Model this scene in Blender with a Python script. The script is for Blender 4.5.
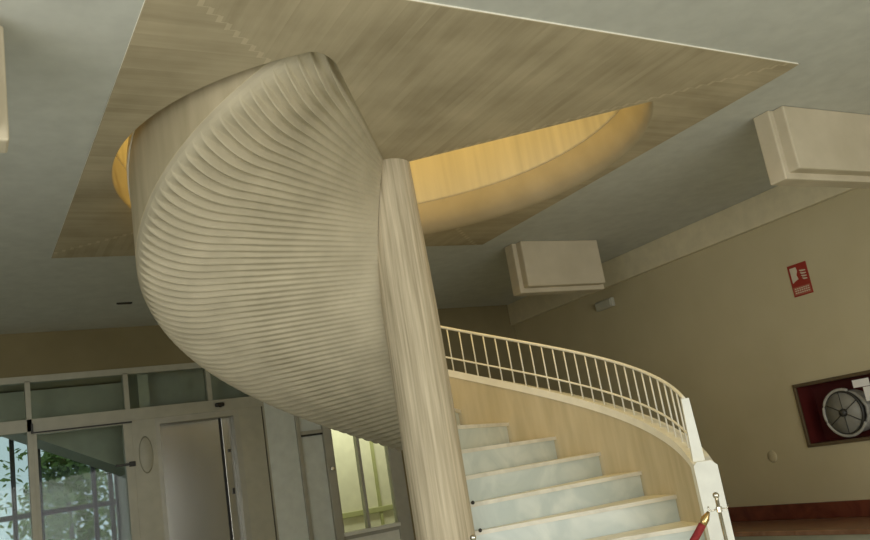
import bpy, bmesh, math, random
from mathutils import Vector, Matrix
random.seed(7)
PI = math.pi
S = bpy.context.scene
COL = S.collection
for o in list(bpy.data.objects):
    bpy.data.objects.remove(o)

# ------------------------------------------------------------------ camera
cam = bpy.data.objects.new('camera', bpy.data.cameras.new('camera'))
COL.objects.link(cam)
YAW, PITCH, ROLL = .541207556, .226383271, -.165751103
_f = Vector((math.sin(YAW)*math.cos(PITCH), math.cos(YAW)*math.cos(PITCH), math.sin(PITCH)))
_r0 = Vector((math.cos(YAW), -math.sin(YAW), 0))
_u0 = _r0.cross(_f)
_r = _r0*math.cos(ROLL) + _u0*math.sin(ROLL)
_u = -_r0*math.sin(ROLL) + _u0*math.cos(ROLL)
mw = Matrix((( _r.x, _u.x, -_f.x, -2.59275), (_r.y, _u.y, -_f.y, -4.70289),
             (_r.z, _u.z, -_f.z, 1.40), (0, 0, 0, 1)))
cam.matrix_world = mw
cam.data.sensor_width = 36
cam.data.lens = 855.22*36/870
cam.data.clip_start = .05
S.camera = cam

# ------------------------------------------------------------------ light and exposure
S.view_settings.view_transform = 'Standard'
S.view_settings.look = 'None'
S.view_settings.exposure = 0.0
S.view_settings.gamma = 1
S.view_settings.use_curve_mapping = False
W = bpy.data.worlds.new('world'); S.world = W; W.use_nodes = True
W.node_tree.nodes['Background'].inputs[0].default_value = (.80, .92, 1, 1)
W.node_tree.nodes['Background'].inputs[1].default_value = .7

def area_light(name, loc, target, sx, sy, power, color):
    l = bpy.data.lights.new(name, 'AREA'); l.shape = 'RECTANGLE'; l.size = sx; l.size_y = sy
    l.energy = power; l.color = color
    o = bpy.data.objects.new(name, l); COL.objects.link(o); o.location = loc
    o.rotation_euler = (Vector(target)-Vector(loc)).to_track_quat('-Z', 'Z').to_euler()
    return o
# daylight through the street windows behind and left of the camera
area_light('front_window_daylight', (-.3, -7.2, 1.5), (.2, 0, -.6), 5.8, 2.2, 190, (1, .975, .90))
area_light('side_window_daylight', (-4.38, -3.2, 1.6), (0, -2.4, .6), 4.6, 2.3, 105, (1, .975, .90))

H = 3.381            # underside of the concrete ceiling panel
WX = 4.12            # right wall
BY = 4.65            # back facade
LX = -4.3            # left wall
FY = -7.1            # front wall

# ------------------------------------------------------------------ materials
def new_mat(name):
    m = bpy.data.materials.new(name); m.use_nodes = True
    return m, m.node_tree, m.node_tree.nodes['Principled BSDF']

def mat_noise(name, c1, c2, scale=(4, 4, 4), rough=.75, detail=6, bump=0.0, metallic=0.0, lo=.3, hi=.7, bscale=None):
    """two-tone noise in object coordinates, with optional bump"""
    m, t, b = new_mat(name); N = t.nodes; L = t.links
    tc = N.new('ShaderNodeTexCoord'); mp = N.new('ShaderNodeMapping'); mp.inputs['Scale'].default_value = scale
    L.new(tc.outputs['Object'], mp.inputs[0])
    n = N.new('ShaderNodeTexNoise'); n.inputs['Scale'].default_value = 1; n.inputs['Detail'].default_value = detail
    L.new(mp.outputs[0], n.inputs['Vector'])
    r = N.new('ShaderNodeValToRGB'); r.color_ramp.elements[0].position = lo; r.color_ramp.elements[1].position = hi
    r.color_ramp.elements[0].color = (*c1, 1); r.color_ramp.elements[1].color = (*c2, 1)
    L.new(n.outputs[0], r.inputs[0]); L.new(r.outputs[0], b.inputs['Base Color'])
    b.inputs['Roughness'].default_value = rough; b.inputs['Metallic'].default_value = metallic
    if bump:
        bp = N.new('ShaderNodeBump'); bp.inputs['Strength'].default_value = bump; bp.inputs['Distance'].default_value = .01
        L.new(n.outputs[0], bp.inputs['Height']); L.new(bp.outputs[0], b.inputs['Normal'])
    return m

def mat_plain(name, c, rough=.5, metallic=0.0):
    return mat_noise(name, tuple(x*.93 for x in c), tuple(min(1, x*1.05) for x in c), (9, 9, 9), rough, 3, 0, metallic)

def mat_emit(name, c, s):
    m, t, b = new_mat(name)
    b.inputs['Base Color'].default_value = (*c, 1)
    b.inputs['Emission Color'].default_value = (*c, 1); b.inputs['Emission Strength'].default_value = s
    return m

def mat_glass(name, tint=(.92, .96, .95), refl=1.22):
    m = bpy.data.materials.new(name); m.use_nodes = True; t = m.node_tree; N = t.nodes; L = t.links
    N.remove(N['Principled BSDF']); out = N['Material Output']
    tr = N.new('ShaderNodeBsdfTransparent'); tr.inputs[0].default_value = (*tint, 1)
    gl = N.new('ShaderNodeBsdfGlossy'); gl.inputs['Roughness'].default_value = .02
    fr = N.new('ShaderNodeFresnel'); fr.inputs[0].default_value = refl
    mx = N.new('ShaderNodeMixShader')
    L.new(fr.outputs[0], mx.inputs[0]); L.new(tr.outputs[0], mx.inputs[1]); L.new(gl.outputs[0], mx.inputs[2])
    L.new(mx.outputs[0], out.inputs[0])
    return m

def mat_board_panel(name):
    """board-marked concrete: boards run towards the centre in four wedges, meeting in stepped seams on the diagonals"""
    m, t, b = new_mat(name); N = t.nodes; L = t.links
    def M(op, a, bb=None, c=None):
        n = N.new('ShaderNodeMath'); n.operation = op
        for i, v in enumerate((a, bb, c)):
            if v is None: continue
            if isinstance(v, (int, float)): n.inputs[i].default_value = v
            else: L.new(v, n.inputs[i])
        return n.outputs[0]
    tc = N.new('ShaderNodeTexCoord'); sp = N.new('ShaderNodeSeparateXYZ'); L.new(tc.outputs['Object'], sp.inputs[0])
    x, y = sp.outputs[0], sp.outputs[1]
    ax, ay = M('ABSOLUTE', x), M('ABSOLUTE', y)
    w = .052
    # boards running in X (left and right wedges) end on a stepped line
    qy = M('MULTIPLY', M('FLOOR', M('DIVIDE', ay, w)), w)
    isx = M('GREATER_THAN', ax, M('ADD', qy, w*.5))
    def streak(u, v):     # u along the board, v across it
        idx = M('FLOOR', M('DIVIDE', v, w)); fr = M('FRACT', M('DIVIDE', v, w))
        cb = N.new('ShaderNodeCombineXYZ'); L.new(M('MULTIPLY', u, 1.3), cb.inputs[0]); L.new(M('MULTIPLY', v, 15), cb.inputs[1]); L.new(idx, cb.inputs[2])
        n = N.new('ShaderNodeTexNoise'); n.inputs['Scale'].default_value = 1; n.inputs['Detail'].default_value = 7; n.inputs['Roughness'].default_value = .6
        L.new(cb.outputs[0], n.inputs['Vector'])
        wn = N.new('ShaderNodeTexWhiteNoise'); wn.noise_dimensions = '1D'; L.new(idx, wn.inputs[1])
        joint = M('LESS_THAN', fr, .05)
        return n.outputs[0], wn.outputs[0], joint
    n1, w1, j1 = streak(x, y); n2, w2, j2 = streak(y, x)
    def mix(a, bb): return M('ADD', M('MULTIPLY', a, isx), M('MULTIPLY', bb, M('SUBTRACT', 1, isx)))
    nn, ww, jj = mix(n1, n2), mix(w1, w2), mix(j1, j2)
    big = N.new('ShaderNodeTexNoise'); big.inputs['Scale'].default_value = 2.1; big.inputs['Detail'].default_value = 4; L.new(tc.outputs['Object'], big.inputs['Vector'])
    val = M('ADD', M('MULTIPLY', nn, .34), M('ADD', M('MULTIPLY', ww, .07), M('MULTIPLY', big.outputs[0], .60)))
    # seam line on the stepped diagonal
    d = M('ABSOLUTE', M('SUBTRACT', ax, M('ADD', qy, w*.5)))
    seam = M('LESS_THAN', d, .012)
    d2 = M('MULTIPLY', M('LESS_THAN', M('ABSOLUTE', M('SUBTRACT', ax, ay)), w*.5), M('LESS_THAN', M('FRACT', M('DIVIDE', ay, w)), .12))
    seam = M('MAXIMUM', seam, d2)
    val = M('SUBTRACT', val, M('MULTIPLY', jj, .025))
    val = M('ADD', val, M('MULTIPLY', seam, .18))
    r = N.new('ShaderNodeValToRGB'); e = r.color_ramp.elements
    e[0].position = .30; e[0].color = (.28, .23, .138, 1); e[1].position = .74; e[1].color = (.53, .45, .30, 1)
    mid = r.color_ramp.elements.new(.52); mid.color = (.41, .345, .225, 1)
    L.new(val, r.inputs[0]); L.new(r.outputs[0], b.inputs['Base Color'])
    b.inputs['Roughness'].default_value = .85
    bp = N.new('ShaderNodeBump'); bp.inputs['Strength'].default_value = .35; bp.inputs['Distance'].default_value = .01
    L.new(val, bp.inputs['Height']); L.new(bp.outputs[0], b.inputs['Normal'])
    return m

def mat_marble(name, base, vein, scale=2.2, rough=.28):
    m, t, b = new_mat(name); N = t.nodes; L = t.links
    tc = N.new('ShaderNodeTexCoord')
    n = N.new('ShaderNodeTexNoise'); n.inputs['Scale'].default_value = scale; n.inputs['Detail'].default_value = 8; n.inputs['Distortion'].default_value = 1.6
    L.new(tc.outputs['Object'], n.inputs['Vector'])
    r = N.new('ShaderNodeValToRGB'); e = r.color_ramp.elements
    e[0].position = .35; e[0].color = (*base, 1); e[1].position = .62; e[1].color = (*vein, 1)
    L.new(n.outputs[0], r.inputs[0]); L.new(r.outputs[0], b.inputs['Base Color'])
    b.inputs['Roughness'].default_value = rough
    return m

CONC = (.50, .435, .31)
M_panel = mat_board_panel('board_marked_concrete')
M_soffit = mat_noise('cast_concrete', (.42, .37, .26), (.515, .455, .325), (5, 5, 5), .85, 5, .08)
M_column = mat_noise('column_concrete', (.37, .31, .205), (.65, .56, .40), (46, 46, 1.5), .8, 5, .3)
M_parapet = mat_noise('parapet_concrete', (.44, .375, .235), (.56, .48, .32), (11, 11, 1.6), .75, 4, .12)
M_drum = mat_noise('stairwell_plaster', (.68, .59, .38), (.80, .70, .46), (14, 14, .6), .75, 4, .03)
M_fillet = mat_noise('smooth_concrete', (.37, .31, .195), (.43, .36, .235), (4, 4, 4), .8, 5, .05)
M_cream = mat_plain('cream_paint', (.80, .77, .66), .45)
M_white = mat_plain('white_paint', (.80, .80, .72), .4)
M_ceil = mat_plain('ceiling_paint', (.515, .52, .47), .85)
M_wall = mat_noise('wall_paint', (.45, .385, .235), (.485, .42, .262), (2, 2, 2), .7, 3)
M_beamc = mat_noise('beam_concrete', (.47, .41, .29), (.57, .50, .37), (3, 3, 3), .8, 5, .06)
M_brown = mat_noise('brown_header', (.215, .175, .085), (.26, .215, .11), (2, 2, 2), .8, 3)
M_riser = mat_marble('riser_marble', (.66, .70, .64), (.52, .58, .54), 2.6, .3)
M_tread = mat_marble('tread_marble', (.76, .72, .60), (.62, .585, .48), 3.5, .35)
M_floor = mat_marble('floor_marble', (.60, .60, .48), (.46, .47, .38), 1.4, .22)
M_redm = mat_marble('red_marble', (.15, .036, .016), (.085, .015, .007), 4.5, .3)
M_seat = mat_marble('rose_marble', (.25, .145, .095), (.17, .09, .055), 4.5, .25)
M_steel = mat_noise('brushed_steel', (.42, .415, .38), (.52, .51, .47), (2.5, 2.5, .8), .27, 3, 0, 1.0)
M_alu = mat_plain('grey_aluminium', (.42, .41, .35), .45, .35)
M_palef = mat_plain('pale_frame_paint', (.44, .425, .335), .5)
M_blueg = mat_plain('pale_blue_panel', (.68, .72, .68), .5)
M_dark = mat_plain('dark_metal', (.03, .028, .022), .5)
M_black = mat_plain('black_plastic', (.012, .012, .012), .4)
M_chrome = mat_noise('chrome', (.62, .58, .48), (.72, .68, .58), (8, 8, 8), .15, 2, 0, 1.0)
M_brass = mat_noise('brass', (.60, .42, .18), (.70, .50, .24), (8, 8, 8), .25, 2, 0, 1.0)
M_rope = mat_noise('red_velvet', (.18, .012, .014), (.30, .03, .03), (30, 30, 30), .9, 4, .3)
M_signred = mat_plain('sign_red', (.27, .022, .012), .5)
M_signfade = mat_plain('sign_faded_red', (.34, .10, .06), .5)
M_signwhite = mat_plain('sign_white', (.55, .48, .36), .5)
M_cabred = mat_plain('cabinet_red', (.075, .007, .005), .5)
M_cabframe = mat_plain('cabinet_frame_bronze', (.12, .085, .045), .45, .3)
M_hose = mat_noise('hose_canvas', (.30, .285, .24), (.40, .385, .33), (20, 20, 20), .7, 3)
M_reel = mat_noise('reel_disc', (.20, .19, .16), (.27, .26, .22), (10, 10, 10), .5, 3)
M_paper = mat_plain('paper', (.80, .78, .74), .7)
M_glass = mat_glass('clear_glass', (.90, .945, .925))
M_corr = mat_plain('corridor_paint', (.72, .68, .54), .8)
M_out = mat_plain('pavement', (.55, .52, .46), .9)
M_leaf = mat_noise('foliage', (.05, .10, .02), (.22, .33, .07), (9, 9, 9), .7, 4)
M_bark = mat_plain('bark', (.08, .06, .04), .9)
M_facade = mat_noise('rendered_facade', (.62, .50, .42), (.70, .60, .52), (3, 3, 3), .9, 3)

# ------------------------------------------------------------------ mesh helpers
def obj(name, bm, mat, parent=None, smooth=False, loc=None):
    bmesh.ops.recalc_face_normals(bm, faces=bm.faces)
    me = bpy.data.meshes.new(name); bm.to_mesh(me); bm.free()
    o = bpy.data.objects.new(name, me); COL.objects.link(o)
    for m in (mat if isinstance(mat, (list, tuple)) else [mat]): me.materials.append(m)
    if smooth:
        for p in me.polygons: p.use_smooth = True
    if parent: o.parent = parent
    if loc is not None: o.location = loc
    return o

def tag(o, label=None, cat=None, group=None, kind=None):
    if label: o['label'] = label
    if cat: o['category'] = cat
    if group: o['group'] = group
    if kind: o['kind'] = kind
    return o

def empty(name, label, cat, loc=(0, 0, 0), rz=0, group=None):
    o = bpy.data.objects.new(name, None); COL.objects.link(o); o.location = loc; o.rotation_euler = (0, 0, rz)
    o.empty_display_size = .1
    return tag(o, label, cat, group)

def struct(name, bm, mat, label=None, smooth=False):
    o = obj(name, bm, mat, smooth=smooth); o['kind'] = 'structure'
    if label: o['label'] = label
    return o

def B(): return bmesh.new()

def box(bm, x0, x1, y0, y1, z0, z1, bevel=0):
    t = bmesh.new()
    bmesh.ops.create_cube(t, size=1)
    bmesh.ops.scale(t, vec=(abs(x1-x0), abs(y1-y0), abs(z1-z0)), verts=t.verts)
    bmesh.ops.translate(t, vec=((x0+x1)/2, (y0+y1)/2, (z0+z1)/2), verts=t.verts)
    if bevel: bmesh.ops.bevel(t, geom=t.edges[:], offset=bevel, segments=2, affect='EDGES', profile=.5)
    merge(bm, t)
    return bm

def merge(bm, t):
    me = bpy.data.meshes.new('tmp'); t.to_mesh(me); t.free(); bm.from_mesh(me); bpy.data.meshes.remove(me)

def tube(bm, pts, r, n=8, cap=True):
    pts = [Vector(p) for p in pts]
    rings = []
    up = Vector((0, 0, 1))
    for i, p in enumerate(pts):
        a = pts[max(i-1, 0)]; b = pts[min(i+1, len(pts)-1)]
        d = (b-a).normalized()
        ref = up if abs(d.z) < .95 else Vector((1, 0, 0))
        s = d.cross(ref).normalized(); v = s.cross(d)
        rr = r[i] if isinstance(r, (list, tuple)) else r
        rings.append([bm.verts.new(p + (s*math.cos(2*PI*k/n) + v*math.sin(2*PI*k/n))*rr) for k in range(n)])
    for a, b in zip(rings, rings[1:]):
        for k in range(n):
            bm.faces.new((a[k], a[(k+1) % n], b[(k+1) % n], b[k]))
    if cap:
        bm.faces.new(rings[0]); bm.faces.new(rings[-1][::-1])
    return bm

def lathe(bm, prof, n=24, c=(0, 0, 0)):
    """prof: list of (r, z) around the z axis at c"""
    rings = []
    for r, z in prof:
        if r < 1e-5: rings.append([bm.verts.new((c[0], c[1], c[2]+z))])
        else: rings.append([bm.verts.new((c[0]+r*math.cos(2*PI*k/n), c[1]+r*math.sin(2*PI*k/n), c[2]+z)) for k in range(n)])
    for a, b in zip(rings, rings[1:]):
        for k in range(n):
            if len(a) == 1 and len(b) == 1: continue
            if len(a) == 1: bm.faces.new((a[0], b[(k+1) % n], b[k]))
            elif len(b) == 1: bm.faces.new((a[k], a[(k+1) % n], b[0]))
            else: bm.faces.new((a[k], a[(k+1) % n], b[(k+1) % n], b[k]))
    return bm

def pol(r, deg, z): return (r*math.cos(math.radians(deg)), r*math.sin(math.radians(deg)), z)

def grid(bm, rows, closed=False):
    """rows: list of lists of coords; makes quads between them"""
    vr = [[bm.verts.new(p) for p in row] for row in rows]
    for a, b in zip(vr, vr[1:]):
        n = len(a)
        for k in range(n if closed else n-1):
            bm.faces.new((a[k], a[(k+1) % n], b[(k+1) % n], b[k]))
    return vr

def sweep(bm, rows):
    """closed section swept along rows, capped at both ends"""
    vr = grid(bm, rows, closed=True)
    bm.faces.new(vr[0][::-1]); bm.faces.new(vr[-1])
    return bm

def frange(a, b, step):
    n = max(1, int(round((b-a)/step)))
    return [a+(b-a)*i/n for i in range(n+1)]

# ------------------------------------------------------------------ the setting
bm = B(); box(bm, LX-.3, WX+.3, FY-.3, 8.2, -.2, 0); struct('floor', bm, M_floor)

# plaster ceiling with a square hole over the concrete panel
PS = 1.855
CZ = H+.011
bm = B()
hole = [(-1.85, -1.885), (1.905, -1.80), (1.885, 1.80), (-1.86, 1.985)]
outer = [(LX-.2, FY-.2), (WX+.2, FY-.2), (WX+.2, BY+.15), (LX-.2, BY+.15)]
rows = [[(x, y, CZ+.2) for x, y in outer], [(x, y, CZ) for x, y in outer], [(x, y, CZ) for x, y in hole], [(x, y, CZ+.2) for x, y in hole], [(x, y, CZ+.2) for x, y in outer]]
grid(bm, rows, closed=True); bmesh.ops.remove_doubles(bm, verts=bm.verts, dist=1e-5)
struct('ceiling', bm, M_ceil)

# right wall with a recess for the hose cabinet
CY0, CY1, CZ0, CZ1 = -.42, .53, 1.07, 1.60
bm = B()
box(bm, WX, WX+.25, FY-.2, CY0, 0, CZ); box(bm, WX, WX+.25, CY1, BY+.2, 0, CZ)
box(bm, WX, WX+.25, CY0, CY1, 0, CZ0); box(bm, WX, WX+.25, CY0, CY1, CZ1, CZ)
struct('wall_right', bm, M_wall)
bm = B(); box(bm, WX-.06, WX-.001, FY, BY, H-.275, CZ-.001, .006); struct('trim_1', bm, mat_plain('cornice_paint', (.60, .53, .36), .7), 'plaster band along the top of the right wall')

# front wall (behind the camera): wide street windows
bm = B()
box(bm, LX-.2, WX+.2, FY-.2, FY, 0, .35); box(bm, LX-.2, WX+.2, FY-.2, FY, 2.85, CZ)
box(bm, LX-.2, LX+.3, FY-.2, FY, .35, 2.85); box(bm, 3.0, WX+.2, FY-.2, FY, .35, 2.85)
struct('wall_front', bm, M_wall)
# left wall with windows
bm = B()
box(bm, LX-.2, LX, FY, BY+.2, 0, .35); box(bm, LX-.2, LX, FY, BY+.2, 2.8, CZ)
box(bm, LX-.2, LX, -.7, BY+.2, .35, 2.8); box(bm, LX-.2, LX, FY, -5.7, .35, 2.8)
struct('wall_left', bm, M_wall)

# back: header over the glazed facade, and the blank wall right of it
bm = B()
box(bm, LX, WX, BY, BY+.2, 2.95, CZ)
box(bm, 2.13, WX, BY, BY+.15, 0, 2.95)
struct('wall_back', bm, [M_brown], 'brown plaster header above the glazed back facade')

# ------------------------------------------------------------------ concrete ceiling panel with the round stairwell
HA0, HA1 = -43.5, 235.0      # the opening's angles; between HA1 and HA0+360 the landing slab fills it
RD, RF, FH = 1.70, 1.835, .25
PC = [(-1.85, -1.885), (1.905, -1.80), (1.885, 1.80), (-1.86, 1.985)]      # the panel's corners
CA = sorted(math.degrees(math.atan2(y, x)) % 360 for x, y in PC)
def sq(a):
    c, s = math.cos(math.radians(a)), math.sin(math.radians(a)); best = 9
    for (x0, y0), (x1, y1) in zip(PC, PC[1:]+PC[:1]):
        dx, dy = x1-x0, y1-y0; det = c*dy-s*dx
        if abs(det) < 1e-9: continue
        r = (x0*dy-y0*dx)/det; u = (x0*s-y0*c)/det
        if r > 0 and -1e-6 <= u <= 1+1e-6: best = min(best, r)
    return best
def edge(a):
    """radius of the opening at the well and at the panel's face"""
    rd, rf = RD, RF
    if a < 20: rf = RF - .085*(20-a)/63.5
    if a > 60: rf = RF + (1.715-RF)*min(1, (a-60)/60)
    if a > 231: k = (a-231)/4; rd -= .16*k**3; rf -= .16*k**3
    return rd, rf
bm = B()
angs = sorted(set(frange(HA0, 231, 2.0) + frange(231, HA1, .5) + [x for x in CA if x < HA1]))
rows = []
for a in angs:
    row = [pol(sq(a), a, H+.19), pol(sq(a), a, H+.003), pol(sq(a)-.003, a, H)]
    for k in range(9):
        f = PI/2*k/8; rd_, rf_ = edge(a)
        row.append(pol(rd_ + (rf_-rd_)*(1-math.sin(f)), a, H+FH*(1-math.cos(f))))
    rows.append(row)
grid(bm, rows)
angs = sorted(set(frange(HA1, HA0+360, 2.0) + [x for x in CA if HA1 < x < HA0+360]))
rows = []
for a in angs:
    rows.append([pol(sq(a), a, H+.19), pol(sq(a), a, H+.003), pol(sq(a)-.003, a, H), pol(1.2, a, H), pol(.5, a, H), pol(.12, a, H)])
grid(bm, rows)
# the landing slab's two radial end faces and its floor
for a in (HA0, HA1):
    grid(bm, [[pol(.1, a, H), pol(RF, a, H)], [pol(.1, a, H+.30), pol(RD, a, H+.30)]])
rows = [[pol(.1, a, H+.30), pol(RD+.05, a, H+.30)] for a in frange(HA1, HA0+360, 3)]
grid(bm, rows)
bmesh.ops.remove_doubles(bm, verts=bm.verts, dist=.0005)
bm.normal_update()
for f in bm.faces:
    c = f.calc_center_median()
    if c.z > H+.003 and math.hypot(c.x, c.y) > sq(math.degrees(math.atan2(c.y, c.x)))-.012: f.material_index = 1
    elif c.z > H+.0004 and math.hypot(c.x, c.y) > 1.5 and c.z < H+FH: f.material_index = 2; f.smooth = True
panel = struct('ceiling_panel', bm, [M_panel, M_cream, M_fillet], 'board-marked concrete ceiling panel around the round stairwell')

bm = B()
rows = [[pol(RD, a, H+FH), pol(RD-.012, a, H+FH+.012), pol(RD-.012, a, H+2.6)] for a in frange(0, 360, 3)]
grid(bm, rows)
lathe(bm, [(0, H+2.6), (RD, H+2.6)], 60)
struct('wall_stairwell', bm, M_drum, 'golden lit round wall of the stairwell', smooth=True)

# ------------------------------------------------------------------ spiral staircase
stair = empty('spiral_staircase', 'sculptural concrete spiral staircase with ribbed underside rising around a round column', 'staircase')

# column: board-marked, slightly faceted and tapering at the top
bm = B()
rows = []
n = 30
for z in [0, .6, 1.2, 1.8, 2.4, 2.8, 3.1, H+.02]:
    r0 = .178 if z < 2.3 else .178-.026*(z-2.3)/(H-2.3)
    rows.append([pol(r0*(1 if k % 2 else .988), 360*k/n, z) for k in range(n)])
grid(bm, rows, closed=True)
tag(obj('central_column', bm, M_column, stair), 'round column with vertical board marks')

ZB = lambda a: 1.56 + .0111*(a-71)          # underside of the flight
def ZP(a): return 1.660 + .0107*(a-7.1)      # top of the parapet
RO, RI = 1.62, 1.515
RB, FB = 1.24, .205
# ribbed soffit
A0, A1, RIB = -40.0, 235.0, 2.4
def saw(t):
    t = t % 1.0
    return (t/.84)**1.7 if t < .84 else 1-((t-.84)/.16)**1.2
prof = []
for r in (.165, .22, .32, .46, .62, .78, .92, 1.04, 1.13): prof.append((r, 0.0, 0.0, -1.0, 1.0))
for k in range(15):
    f = PI/2*k/14
    r = RB + (RO-RB)*math.sin(f); z = FB*(1-math.cos(f))
    nx, nz = FB*math.sin(f), -(RO-RB)*math.cos(f)
    l = math.hypot(nx, nz); nx /= l; nz /= l
    fd = math.degrees(f)
    wgt = 1.0 if fd < 44 else max(0.0, 1-(fd-44)/34.0)
    prof.append((r, z, nx, nz, wgt*wgt*(3-2*wgt)))
bm = B(); rows = []
NS = 10
for a in frange(A0, A1, RIB/NS):
    s = saw((a-A0)/RIB)
    row = []
    for r, z, nx, nz, wgt in prof:
        amp = (.009 + .009*min(1, r/1.2) + .026*max(0, min(1, (r-.95)/.35)))*wgt
        d = (s-1)*amp
        row.append(pol(r+nx*d, a, ZB(a)+z+nz*d))
    rows.append(row)
grid(bm, rows)
tag(obj('ribbed_soffit', bm, M_soffit, stair), 'underside of the flight cast in fine radial ribs')

# parapet wall: its inner face follows the steps, its outer face runs into the soffit
PA0 = -38.0
bm = B(); rows = []
for a in frange(PA0, A1, 1.5):
    zb = ZB(a)+FB-.02; zt = ZP(a)
    rows.append([pol(RO, a, zb), pol(RO, a, zt-.012), pol(RO-.012, a, zt), pol(RI+.012, a, zt), pol(RI, a, zt-.012), pol(RI, a, zb-.07)])
sweep(bm, rows)
obj('parapet', bm, M_parapet, stair)
bm = B(); rows = []
for a in frange(PA0, A1, 1.5):
    zt = ZP(a)
    rows.append([pol(RO+.008, a, zt-.045), pol(RO+.008, a, zt+.012), pol(RI-.005, a, zt+.012), pol(RI-.005, a, zt-.045)])
sweep(bm, rows)
tag(obj('parapet_cap', bm, M_cream, stair), 'cream painted coping')
# white end of the parapet, down to the floor
bm = B(); rows = []
for a in frange(PA0-1.6, PA0+3.2, .8):
    zt = ZP(PA0) + (.02 if a < PA0+1 else .02 + .0105*(a-PA0-1))
    rows.append([pol(RO+.022, a, 0), pol(RO+.022, a, zt-.03), pol(RO-.01, a, zt), pol(RI+.015, a, zt), pol(RI-.006, a, zt-.02), pol(RI-.006, a, 0)])
sweep(bm, rows)
tag(obj('parapet_end', bm, M_white, stair), 'white painted end pier of the parapet')

# steps
SZ = lambda j: .836 + .165*(j-5)
SA = lambda j: -31.8 + 13.9*(j-5)
for j in range(1, 23):
    a0, a1, z = SA(j), SA(j+1), SZ(j)
    zl = SZ(j-1) if j > 1 else 0
    bm = B(); rows = []
    for a in frange(a0-.9, a1+.5, 1.6):
        rows.append([pol(.16, a, z-.025), pol(RI+.005, a, z-.025), pol(RI+.005, a, z), pol(.16, a, z)])
    sweep(bm, rows)
    tr = obj('tread', bm, M_tread, stair)
    bm = B(); rows = []
    lo = 0 if j <= 5 else zl-.01
    for a in frange(a0, a0+(13.5 if j <= 5 else 1.6), 1.6):
        rows.append([pol(.16, a, lo), pol(RI, a, lo), pol(RI, a, z-.0245), pol(.16, a, z-.0245)])
    sweep(bm, rows)
    obj('riser', bm, M_riser, tr)
# brass eyelets at the inner ends of the treads
for j in range(4, 11):
    bm = B(); bmesh.ops.create_uvsphere(bm, u_segments=10, v_segments=6, radius=.012)
    bmesh.ops.translate(bm, vec=pol(.215, SA(j)-1.5, SZ(j)+.002), verts=bm.verts)
    tag(obj('eyelet', bm, M_dark, stair, True), 'dark metal eyelet at the inner end of a tread')

# railing
RR = 1.555
bm = B(); pts = [pol(RR, a, ZP(a)+.365) for a in frange(PA0+2, 234, 2)]
tube(bm, pts, .0115, 8)
rail = obj('railing', bm, M_cream, stair, True); rail['label'] = 'slim cream handrail above the parapet'
bm = B(); tube(bm, [pol(RR, a, ZP(a)+.115) for a in frange(PA0+2, 234, 2)], .008, 6)
obj('bottom_rail', bm, M_cream, rail, True)
for a in frange(PA0+5, 233, 3.5):
    bm = B(); tube(bm, [pol(RR, a, ZP(a)+.005), pol(RR, a, ZP(a)+.36)], .0058, 6)
    obj('baluster', bm, M_cream, rail, True)
bm = B(); rows = []
for zz, w in ((ZP(PA0)-.01, .05), (ZP(PA0)+.2, .04), (ZP(PA0)+.392, .032)):
    a = PA0+1.6
    d = math.degrees(.02/RR)
    rows.append([pol(RR-w*.7, a-d, zz), pol(RR+w*.7, a-d, zz), pol(RR+w*.7, a+d, zz), pol(RR-w*.7, a+d, zz)])
sweep(bm, rows)
obj('end_post', bm, M_white, rail)

# ------------------------------------------------------------------ lamp in the stairwell
t = empty('ceiling_lamp', 'round warm lamp at the top of the stairwell', 'lamp', (0, 0, H+2.6))
bm = B(); lathe(bm, [(0, -.001), (.30, -.001), (.32, -.03), (.32, -.06), (.28, -.06), (.27, -.02), (0, -.02)], 32); obj('lamp_body', bm, M_white, t)
bm = B(); lathe(bm, [(0, -.05), (.26, -.05), (.26, -.045), (0, -.045)], 32); obj('diffuser', bm, mat_emit('warm_diffuser', (1, .72, .36), 6), t)
l = bpy.data.lights.new('stairwell_lamp', 'AREA'); l.shape = 'DISK'; l.size = .5; l.energy = 64; l.color = (1, .755, .28)
lo_ = bpy.data.objects.new('stairwell_lamp', l); COL.objects.link(lo_); lo_.parent = t; lo_.location = (0, 0, -.07)

# ------------------------------------------------------------------ hanging concrete beam blocks
def beam(x0, x1, yc, label):
    t = empty('concrete_beam', label, 'beam', ((x0+x1)/2, yc, CZ), 0, 'concrete beam blocks under the ceiling')
    hx = (x1-x0)/2
    bm = B(); box(bm, -hx, hx, -.16, .03, -.455, 0, .012); obj('beam_body', bm, M_beamc, t)
    bm = B(); box(bm, -hx-.045, hx+.045, -.075, .06, -.50, 0, .010); obj('beam_flange', bm, M_beamc, t)
beam(2.37, 3.37, -1.14, 'pale stepped concrete block under the ceiling at the right edge of the picture, nearest the hose sign')
beam(2.27, 3.23, 1.88, 'pale stepped concrete block under the ceiling above the small emergency light')
beam(-3.35, -2.385, -1.21, 'concrete block cut off by the left edge of the picture, under the grey ceiling')

# small dark slot in the ceiling left of the stair
bm = B(); box(bm, -.07, .07, -.014, .014, -.012, 0); box(bm, -.06, .06, -.006, .006, -.016, -.012)
o = obj('ceiling_vent', bm, M_dark, loc=(-1.08, 3.54, CZ)); tag(o, 'short dark slot vent in the grey ceiling left of the ribbed stair', 'vent')

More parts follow.
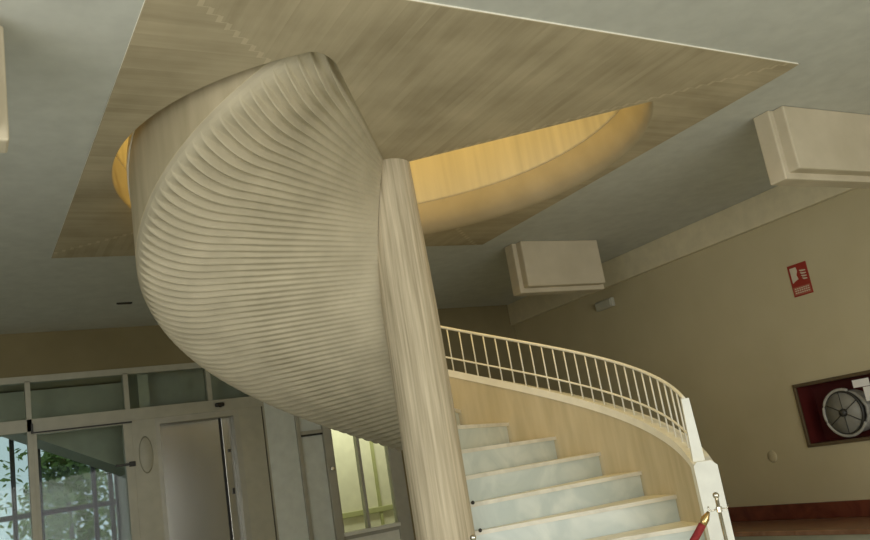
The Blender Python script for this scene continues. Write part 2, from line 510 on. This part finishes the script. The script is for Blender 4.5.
# ------------------------------------------------------------------ marble bench along the right wall
t = empty('marble_bench', 'long red marble bench ledge along the foot of the right wall', 'bench', (WX-.005, .5, 0))
bm = B(); box(bm, -.50, 0, -3.5, 3.5, 0, .40); tag(obj('bench_base', bm, M_floor, t), 'pale stone base')
bm = B(); box(bm, -.67+.0, 0, -3.5, 3.5, .40, .44, .006); tag(obj('bench_seat', bm, M_seat, t), 'rose marble seat slab')
bm = B(); box(bm, -.025, 0, -3.5, 3.5, .44, .575, .004); tag(obj('backsplash', bm, M_redm, t), 'dark red marble upstand')

# ------------------------------------------------------------------ fire hose cabinet
t = empty('fire_hose_cabinet', 'recessed red fire hose cabinet with reel of white hose in right wall', 'hose cabinet', (WX, 0, CZ0))
h = CZ1-CZ0
bm = B()
box(bm, .21, .23, CY0, CY1, 0, h); box(bm, 0, .22, CY0, CY0+.012, 0, h); box(bm, 0, .22, CY1-.012, CY1, 0, h)
box(bm, 0, .22, CY0, CY1, 0, .012); box(bm, 0, .22, CY0, CY1, h-.012, h)
obj('cabinet_box', bm, M_cabred, t)
bm = B()
fw = .018
box(bm, -.02, .01, CY0-fw, CY1+fw, -fw, .012, .004); box(bm, -.02, .01, CY0-fw, CY1+fw, h-.012, h+fw, .004)
box(bm, -.02, .01, CY0-fw, CY0+.012, 0, h, .004); box(bm, -.02, .01, CY1-.012, CY1+fw, 0, h, .004)
tag(obj('cabinet_frame', bm, M_cabframe, t), 'bronze brown frame')
RC = (.05, .14, .235)     # reel centre
def xlathe(prof, n=40):
    bm = B(); lathe(bm, prof, n)
    bmesh.ops.rotate(bm, cent=(0, 0, 0), matrix=Matrix.Rotation(-PI/2, 3, 'Y'), verts=bm.verts)
    bmesh.ops.translate(bm, vec=RC, verts=bm.verts); return bm
reel = obj('hose_reel', xlathe([(0, .0), (.175, .0), (.185, .006), (.185, .012), (0, .012)]), M_reel, t, True)
bm = xlathe([(.176, -.004), (.190, -.004), (.190, .022), (.176, .022), (.176, -.004)]); obj('reel_rim', bm, M_dark, reel, True)
bm = xlathe([(0, .012), (.035, .012), (.03, .04), (0, .045)]); obj('reel_hub', bm, M_dark, reel, True)
bm = B()
for k in range(6):
    a = 2*PI*k/6+.5
    tube(bm, [(RC[0]-.017, RC[1]+.03*math.cos(a), RC[2]+.03*math.sin(a)), (RC[0]-.017, RC[1]+.178*math.cos(a), RC[2]+.178*math.sin(a))], .0035, 6)
obj('reel_spokes', bm, M_dark, reel)
bm = B(); pts = []
for k in range(0, 181):
    a = 2*PI*k/36
    pts.append((RC[0]+.03+.022*(k/36), RC[1]-.03+.165*math.cos(a), RC[2]+.165*math.sin(a)))
tube(bm, pts, .020, 8)
obj('hose', bm, M_hose, reel, True)
bm = B(); pts = [(RC[0]-.02, RC[1]+.200*math.cos(a)-.012, RC[2]+.200*math.sin(a)) for a in [math.radians(d) for d in range(-150, 120, 8)]]
tube(bm, pts, .013, 8); obj('hose_tail', bm, M_hose, reel, True)
for y0, y1, z0, z1, nm in ((-.19, -.035, .425, .49, 'instruction'), (-.235, -.12, .30, .42, 'inspection')):
    bm = B(); box(bm, .008, .012, y0, y1, z0, z1)
    tag(obj('paper_notice', bm, M_paper, t), 'white %s paper stuck inside the cabinet' % nm)
# ------------------------------------------------------------------ fire hose sign on the right wall
SY0, SY1, SZ0, SZ1 = .09, .29, 2.375, 2.665
t = empty('fire_hose_sign', 'small red and white fire hose sign high on the right wall', 'sign', (WX, (SY0+SY1)/2, SZ0))
hw, hh = (SY1-SY0)/2, SZ1-SZ0
bm = B(); box(bm, -.006, 0, -hw, hw, 0, hh, .001); obj('sign_board', bm, M_signred, t)
bm = B(); box(bm, -.0075, -.006, -hw+.012, hw-.012, .012, .085); lower = obj('text_panel', bm, M_signfade, t); lower['label'] = 'faded lower panel with small lettering'
def glyphs(body, size, y, z, mat, parent, name):
    cu = bpy.data.curves.new(name, 'FONT'); cu.body = body; cu.size = size; cu.extrude = .0006; cu.align_x = 'CENTER'; cu.resolution_u = 2
    o = bpy.data.objects.new(name, cu); COL.objects.link(o)
    dg = bpy.context.evaluated_depsgraph_get(); me = bpy.data.meshes.new_from_object(o.evaluated_get(dg))
    bpy.data.objects.remove(o); me.materials.clear(); me.materials.append(mat)
    q = bpy.data.objects.new(name, me); COL.objects.link(q); q.parent = parent
    q.location = (-.0085, y, z); q.rotation_euler = (PI/2, 0, -PI/2)
    return q
bm = B()
for z0 in (.026, .046, .064):
    for k in range(7):
        y = -hw+.024+k*.0225
        box(bm, -.0085, -.0075, y, y+.015, z0, z0+.010)
obj('lettering', bm, M_signwhite, lower)
# pictogram: a hose reel with its hose hanging (left) and flames (right)
bm = B()
def flatpoly(pts, x0=-.0085, x1=-.006):
    t_ = bmesh.new(); a = [t_.verts.new((x0, y, z)) for y, z in pts]; b = [t_.verts.new((x1, y, z)) for y, z in pts]
    t_.faces.new(a); t_.faces.new(b[::-1])
    for i in range(len(a)): t_.faces.new((a[i], b[i], b[(i+1) % len(a)], a[(i+1) % len(a)]))
    merge(bm, t_)
flatpoly([(.078, .262), (.012, .262), (.006, .225), (.022, .19), (.012, .15), (.045, .14), (.078, .125)])
for k in range(4):
    z = .215-.025*k
    flatpoly([(-.014-.004*k, z+.014), (-.078, z+.004), (-.080, z-.006), (-.030-.004*k, z-.004)])
obj('pictogram', bm, M_signwhite, t)

# ------------------------------------------------------------------ emergency light and wall plate
t = empty('emergency_light', 'small pale emergency light box on the right wall under the far beam block', 'light fitting', (WX, 2.765, 2.875))
bm = B(); box(bm, -.055, 0, -.145, .145, 0, .105, .012); obj('housing', bm, M_palef, t)
bm = B(); box(bm, -.068, -.054, -.13, .13, .012, .09, .006); obj('lens', bm, M_palef, t)
bm = B(); lathe(bm, [(0, .005), (.05, .004), (.055, 0), (0, 0)], 24)
bmesh.ops.rotate(bm, cent=(0, 0, 0), matrix=Matrix.Rotation(-PI/2, 3, 'Y'), verts=bm.verts)
o = obj('wall_plate', bm, M_wall, smooth=True, loc=(WX, .97, 1.01)); tag(o, 'faint round cover plate on right wall between parapet end and hose cabinet', 'cover plate')

# ------------------------------------------------------------------ glazed back facade
Y0, Y1 = BY-.01, BY+.09
def fr(bm, x0, x1, z0, z1, y0=Y0, y1=Y1): return box(bm, x0, x1, y0, y1, z0, z1, .003)
# entrance glazing on the left
def window_struct(n, label, frames, panes, fm):
    bm = B()
    for a in frames: fr(bm, *a)
    w = struct('window_%d' % n, bm, fm, label)
    for a in panes:
        b2 = B(); box(b2, a[0], a[1], BY+.03, BY+.042, a[2], a[3]); obj('pane', b2, M_glass, w)
    return w
window_struct(1, 'glazed entrance screen with transom lights left of the lift',
    [(LX, .50, 2.885, 2.95), (LX, .50, 2.395, 2.52), (-1.885, -1.835, 0, 2.9), (-.955, -.905, 2.52, 2.9), (-.09, -.04, 2.52, 2.9), (.45, .50, 2.5, 2.9), (-2.95, -2.90, 0, 2.9), (LX, -1.9, 0, .1)],
    [(-1.835, -.955, 2.52, 2.885), (-2.90, -1.885, 2.52, 2.885), (-.905, -.09, 2.52, 2.885), (-.04, .45, 2.52, 2.885), (-2.90, -1.885, .1, 2.395), (LX, -2.95, .1, 2.395), (LX, -2.95, 2.52, 2.885)], M_palef)
# wall piece between the entrance and the lift, with its oval plate
bm = B(); box(bm, -.905, -.67, Y0, BY+.15, 0, 2.395); struct('trim_2', bm, M_palef, 'pale pier between entrance and lift')
bm = B(); lathe(bm, [(0, .012), (.9, .010), (1.0, 0), (0, 0)], 32)
bmesh.ops.rotate(bm, cent=(0, 0, 0), matrix=Matrix.Rotation(PI/2, 3, 'X'), verts=bm.verts)
bmesh.ops.scale(bm, vec=(.072, .7, .19), verts=bm.verts)
o = obj('oval_plate', bm, mat_plain('plate_paint', (.40, .385, .30), .5), smooth=True, loc=(-.785, Y0, 2.03)); tag(o, 'tall oval plate on the pale pier left of the steel lift door', 'plate')
# pull bar on the entrance door
t = empty('door_closer', 'dark thin door closer arm beside the oval plate', 'door closer', (-.93, Y0-.03, 1.955))
bm = B(); box(bm, -.165, .02, -.012, .012, -.012, .012, .004); obj('arm', bm, M_dark, t)
bm = B(); box(bm, -.03, .03, -.005, .035, -.025, .025, .004); obj('bracket', bm, M_dark, t)

# entrance sliding door
bm = B()
fr(bm, -1.835, -.905, 2.365, 2.40, Y0-.02, Y1); fr(bm, -1.835, -1.80, 0, 2.37); fr(bm, -.99, -.905, 0, 2.37); fr(bm, -1.8, -.99, 0, .12)
d1 = struct('door_1', bm, M_palef, 'glazed entrance door left of the lift')
bm = B(); box(bm, -1.80, -.99, BY+.03, BY+.042, .12, 2.365); obj('pane', bm, M_glass, d1)
bm = B(); box(bm, -1.84, -.905, Y0-.03, Y0-.018, 2.372, 2.388); box(bm, -1.85, -1.83, Y0-.03, Y0-.01, 2.372, 2.47); obj('track', bm, M_dark, d1)

# lift
bm = B()
box(bm, -.67, -.625, Y0, BY+.22, 0, 2.33); box(bm, .165, .225, Y0, BY+.22, 0, 2.33); box(bm, -.67, .225, Y0, BY+.22, 2.33, 2.395)
lf = struct('door_2', bm, M_alu, 'steel lift door in its grey frame')
bm = B(); box(bm, -.63, .035, BY+.13, BY+.16, 0, 2.335, .004); obj('lift_leaf', bm, M_steel, lf)
bm = B(); box(bm, .055, .17, BY+.10, BY+.13, 0, 2.335, .004); obj('lift_leaf', bm, M_steel, lf)
bm = B(); box(bm, .034, .056, BY+.12, BY+.14, 0, 2.335); obj('gap_strip', bm, M_black, lf)
bm = B(); box(bm, -.63, .17, BY+.165, BY+.2, 0, 2.34); obj('shaft_panel', bm, M_dark, lf)
bm = B(); box(bm, .10, .125, BY+.085, BY+.10, 1.50, 1.56); box(bm, .10, .125, BY+.085, BY+.10, 1.95, 1.98); obj('indicator', bm, M_dark, lf)
# small dark sensor over the lift
t = empty('door_sensor', 'small black sensor on the transom bar over the lift door', 'sensor', (.02, Y0, 2.46))
bm = B(); box(bm, -.05, .05, -.055, 0, -.022, .022, .015); obj('sensor_body', bm, M_black, t)
bm = B(); bmesh.ops.create_uvsphere(bm, u_segments=12, v_segments=8, radius=.022); bmesh.ops.translate(bm, vec=(0, -.05, -.012), verts=bm.verts); obj('sensor_eye', bm, M_dark, t, True)

# panels right of the lift
bm = B(); box(bm, .225, .485, Y0, BY+.12, 0, 2.395); box(bm, .50, .52, Y0, BY+.1, 0, 2.95); struct('trim_3', bm, M_palef, 'pale panel right of the lift')
bm = B(); box(bm, .52, .86, Y0+.01, BY+.1, 0, 2.95); struct('trim_4', bm, M_blueg, 'pale blue grey panel')
bm = B(); box(bm, .483, .502, Y0+.03, BY+.1, 0, 2.395); struct('trim_5', bm, M_dark)
bm = B(); fr(bm, .86, .905, 0, 2.95, Y0-.02); fr(bm, .905, 1.215, 0, .10); fr(bm, .905, 1.215, 2.02, 2.06); fr(bm, .905, 1.215, 2.9, 2.95); fr(bm, 1.175, 1.265, 0, 2.95, Y0-.02)
d3 = struct('door_3', bm, M_alu, 'narrow grey framed door with pale blue panel')
bm = B(); box(bm, .905, 1.18, BY+.02, BY+.05, .1, 2.0); obj('leaf_panel', bm, M_blueg, d3)
bm = B(); box(bm, .905, 1.18, BY+.02, BY+.05, 2.06, 2.9); obj('upper_panel', bm, M_blueg, d3)
bm = B(); box(bm, .905, 1.18, Y0, BY+.05, 2.0, 2.02); obj('dark_bar', bm, M_black, d3)  # thin dark bar between the leaf panel and the upper panel
bm = B(); box(bm, 1.20, 1.24, Y0-.06, Y0-.015, 1.58, 1.62, .006); obj('door_latch', bm, M_chrome, d3)
w = window_struct(2, 'internal glazing onto a yellow green lit corridor',
    [(1.265, 1.285, .8, 2.95), (1.585, 1.615, .88, 2.95), (1.97, 2.14, 0, 2.95), (1.265, 1.97, .80, .88), (1.265, 1.97, 2.88, 2.95)],
    [(1.285, 1.585, .88, 2.88), (1.615, 1.97, .88, 2.88)], M_alu)
bm = B(); box(bm, 1.265, 1.97, BY+.01, BY+.06, 0, .80); obj('infill_panel', bm, M_white, w)
bm = B(); box(bm, 1.265, 1.97, Y0-.05, Y0, .84, .88, .004); obj('window_sill', bm, M_white, w)

# lit corridor behind the internal glazing
bm = B(); box(bm, .52, WX, 6.25, 6.4, 0, 2.9); struct('wall_corridor', bm, M_corr)
bm = B(); box(bm, .52, .60, BY+.15, 6.25, 0, 2.9); struct('wall_shaft', bm, M_corr)
bm = B(); box(bm, WX, WX+.2, BY+.15, 6.4, 0, 2.9); struct('wall_corridor_end', bm, M_corr)
bm = B(); box(bm, .52, WX+.2, BY+.15, 6.4, 2.9, 3.05); struct('ceiling_corridor', bm, M_white)
bm = B(); box(bm, .60, WX, 6.21, 6.25, .97, 1.04, .006); box(bm, 2.49, 2.53, 6.22, 6.25, 0, 2.9)
struct('trim_6', bm, mat_plain('corridor_rail_paint', (.40, .40, .20), .6), 'olive dado rail along the corridor wall')
area_light('corridor_ceiling_light', (2.1, 5.5, 2.86), (2.1, 5.5, 0), 1.2, .3, 32, (1, .97, .74))

# vestibule behind the entrance and the street beyond
bm = B(); box(bm, -.78, -.67, BY+.15, 6.7, 0, 2.95); box(bm, LX-.2, LX, BY+.2, 6.9, 0, 2.95); struct('wall_vestibule', bm, M_palef)
bm = B(); box(bm, LX-.2, .6, BY+.2, 6.9, 2.95, 3.1); struct('ceiling_vestibule', bm, M_beamc)
bm = B(); box(bm, -.67, .52, BY+.5, BY+.6, 2.4, 2.95); box(bm, -.78, .55, 6.5, 6.8, 0, 2.95); struct('wall_lift_back', bm, M_palef)
bm = B()
for x in (-.83, -1.02, -1.62, -1.9, -2.9): box(bm, x-.025, x+.025, 6.7, 6.76, 0, 2.95)
box(bm, LX, -.78, 6.7, 6.76, 1.62, 1.68); box(bm, LX, -.78, 6.7, 6.76, 0, .1); box(bm, LX, -.78, 6.7, 6.76, 2.6, 2.95)
w3 = struct('window_3', bm, M_dark, 'dark framed outer glazing to the street')
bm = B(); box(bm, LX, -.78, 6.725, 6.735, .1, 2.6); obj('pane', bm, M_glass, w3)
# sloping underside of a flight seen through the entrance glass
bm = B()
v = [(-2.15, 2.62), (-.78, 1.93), (-.78, 2.93), (-2.15, 2.93)]
a = [bm.verts.new((x, 5.5, z)) for x, z in v]; b_ = [bm.verts.new((x, 6.3, z)) for x, z in v]
bm.faces.new(a); bm.faces.new(b_[::-1])
for i in range(4): bm.faces.new((a[i], b_[i], b_[(i+1) % 4], a[(i+1) % 4]))
struct('trim_7', bm, M_palef, 'sloping soffit of a side flight behind the entrance glass')

bm = B(); box(bm, -30, 30, 8.2, 60, -.25, -.02); struct('ground', bm, M_out)
def shrub(loc, sx, h, n, label, cat, seed):
    rnd = random.Random(seed)
    t = empty('shrub', label, cat, loc)
    bm = B(); tube(bm, [(0, 0, 0), (.03, 0, h*.4), (0, .02, h*.75)], [.05, .04, .02], 7); obj('stem', bm, M_bark, t)
    bm = B()
    for k in range(n):
        u = rnd.random()*2*PI; zz = rnd.uniform(.15, 1)*h; rr = sx*math.sqrt(rnd.random())*math.sin(min(1, zz/h*.9+.1)*PI*.85+.15)
        c = Vector((rr*math.cos(u), rr*math.sin(u), zz)); s = rnd.uniform(.05, .10)
        d1 = Vector((rnd.gauss(0, 1), rnd.gauss(0, 1), rnd.gauss(0, .7))).normalized(); d2 = d1.cross(Vector((rnd.gauss(0, 1), rnd.gauss(0, 1), rnd.gauss(0, 1)))).normalized()
        vs = [bm.verts.new(c+d1*s), bm.verts.new(c+d2*s*.45), bm.verts.new(c-d1*s), bm.verts.new(c-d2*s*.45)]
        bm.faces.new(vs)
    obj('foliage', bm, M_leaf, t)
shrub((-1.0, 9.6, -.02), .75, 2.75, 2600, 'green leafy shrub seen outside through the entrance glass', 'shrub', 3)
shrub((-.75, 14.0, -.02), 1.1, 4.2, 900, 'taller dim tree behind the leafy shrub outside the entrance', 'tree', 5)
t = empty('street_building', 'pinkish street building far outside beyond the left glass', 'building', (-4.2, 19, -.02))
bm = B(); box(bm, -2.5, 2.4, 0, 6, 0, 6.5); obj('facade', bm, M_facade, t)
for x in (-1.6, 0, 1.5):
    bm = B(); box(bm, x-.4, x+.4, -.03, .02, 2.4, 3.8); obj('window', bm, M_dark, t)

# ------------------------------------------------------------------ rope barrier at the foot of the stair
PL, PRT = Vector((-.338, -.889, 0)), Vector((.781, -1.448, 0))
SH = 1.06
rd = (PRT-PL).normalized(); rang = math.atan2(rd.y, rd.x)
def stanchion(loc, label):
    t = empty('rope_stanchion', label, 'stanchion', loc, rang, 'rope stanchions at the foot of the stair')
    bm = B(); lathe(bm, [(0, 0), (.125, 0), (.125, .012), (.11, .022), (.03, .035), (0, .035)], 28); obj('base', bm, M_chrome, t, True)
    bm = B(); tube(bm, [(0, 0, .03), (0, 0, SH-.025)], .0095, 12); obj('pole', bm, M_chrome, t, True)
    bm = B(); lathe(bm, [(0, SH-.10), (.015, SH-.095), (.015, SH-.07), (0, SH-.065)], 16); co = obj('collar', bm, M_chrome, t)
    for s in (-1, 1):
        bm = B(); tube(bm, [(s*.012, 0, SH-.08), (s*.04, 0, SH-.085), (s*.052, 0, SH-.075), (s*.052, 0, SH-.06)], .004, 6); obj('hook', bm, M_chrome, co, True)
    bm = B(); bmesh.ops.create_uvsphere(bm, u_segments=16, v_segments=10, radius=.0165); bmesh.ops.translate(bm, vec=(0, 0, SH-.014), verts=bm.verts)
    obj('finial', bm, M_chrome, t, True)
stanchion(PRT, 'slim chrome rope stanchion with ball top before the white parapet end')
stanchion(PL, 'chrome rope stanchion whose ball top just shows at the foot of the concrete column')
t = empty('barrier_rope', 'dark red velvet barrier rope slung from the stanchion by the white parapet end', 'rope', PL, rang)
L = (PRT-PL).length
def rp(u):
    x = .055+(L-.11)*u
    return Vector((x, 0, SH-.085-1.45*u*(1-u)))
bm = B(); us = [.03+.94*i/40 for i in range(41)]; tube(bm, [rp(u) for u in us], .019, 10); obj('rope', bm, M_rope, t, True)
for u0, u1 in ((0, .04), (.96, 1)):
    bm = B(); tube(bm, [rp(u0+(u1-u0)*i/4) for i in range(5)], [.007, .013, .020, .020, .0195] if u0 == 0 else [.0195, .020, .020, .013, .007], 10)
    tag(obj('rope_end', bm, M_brass, t, True), 'brass end cap')
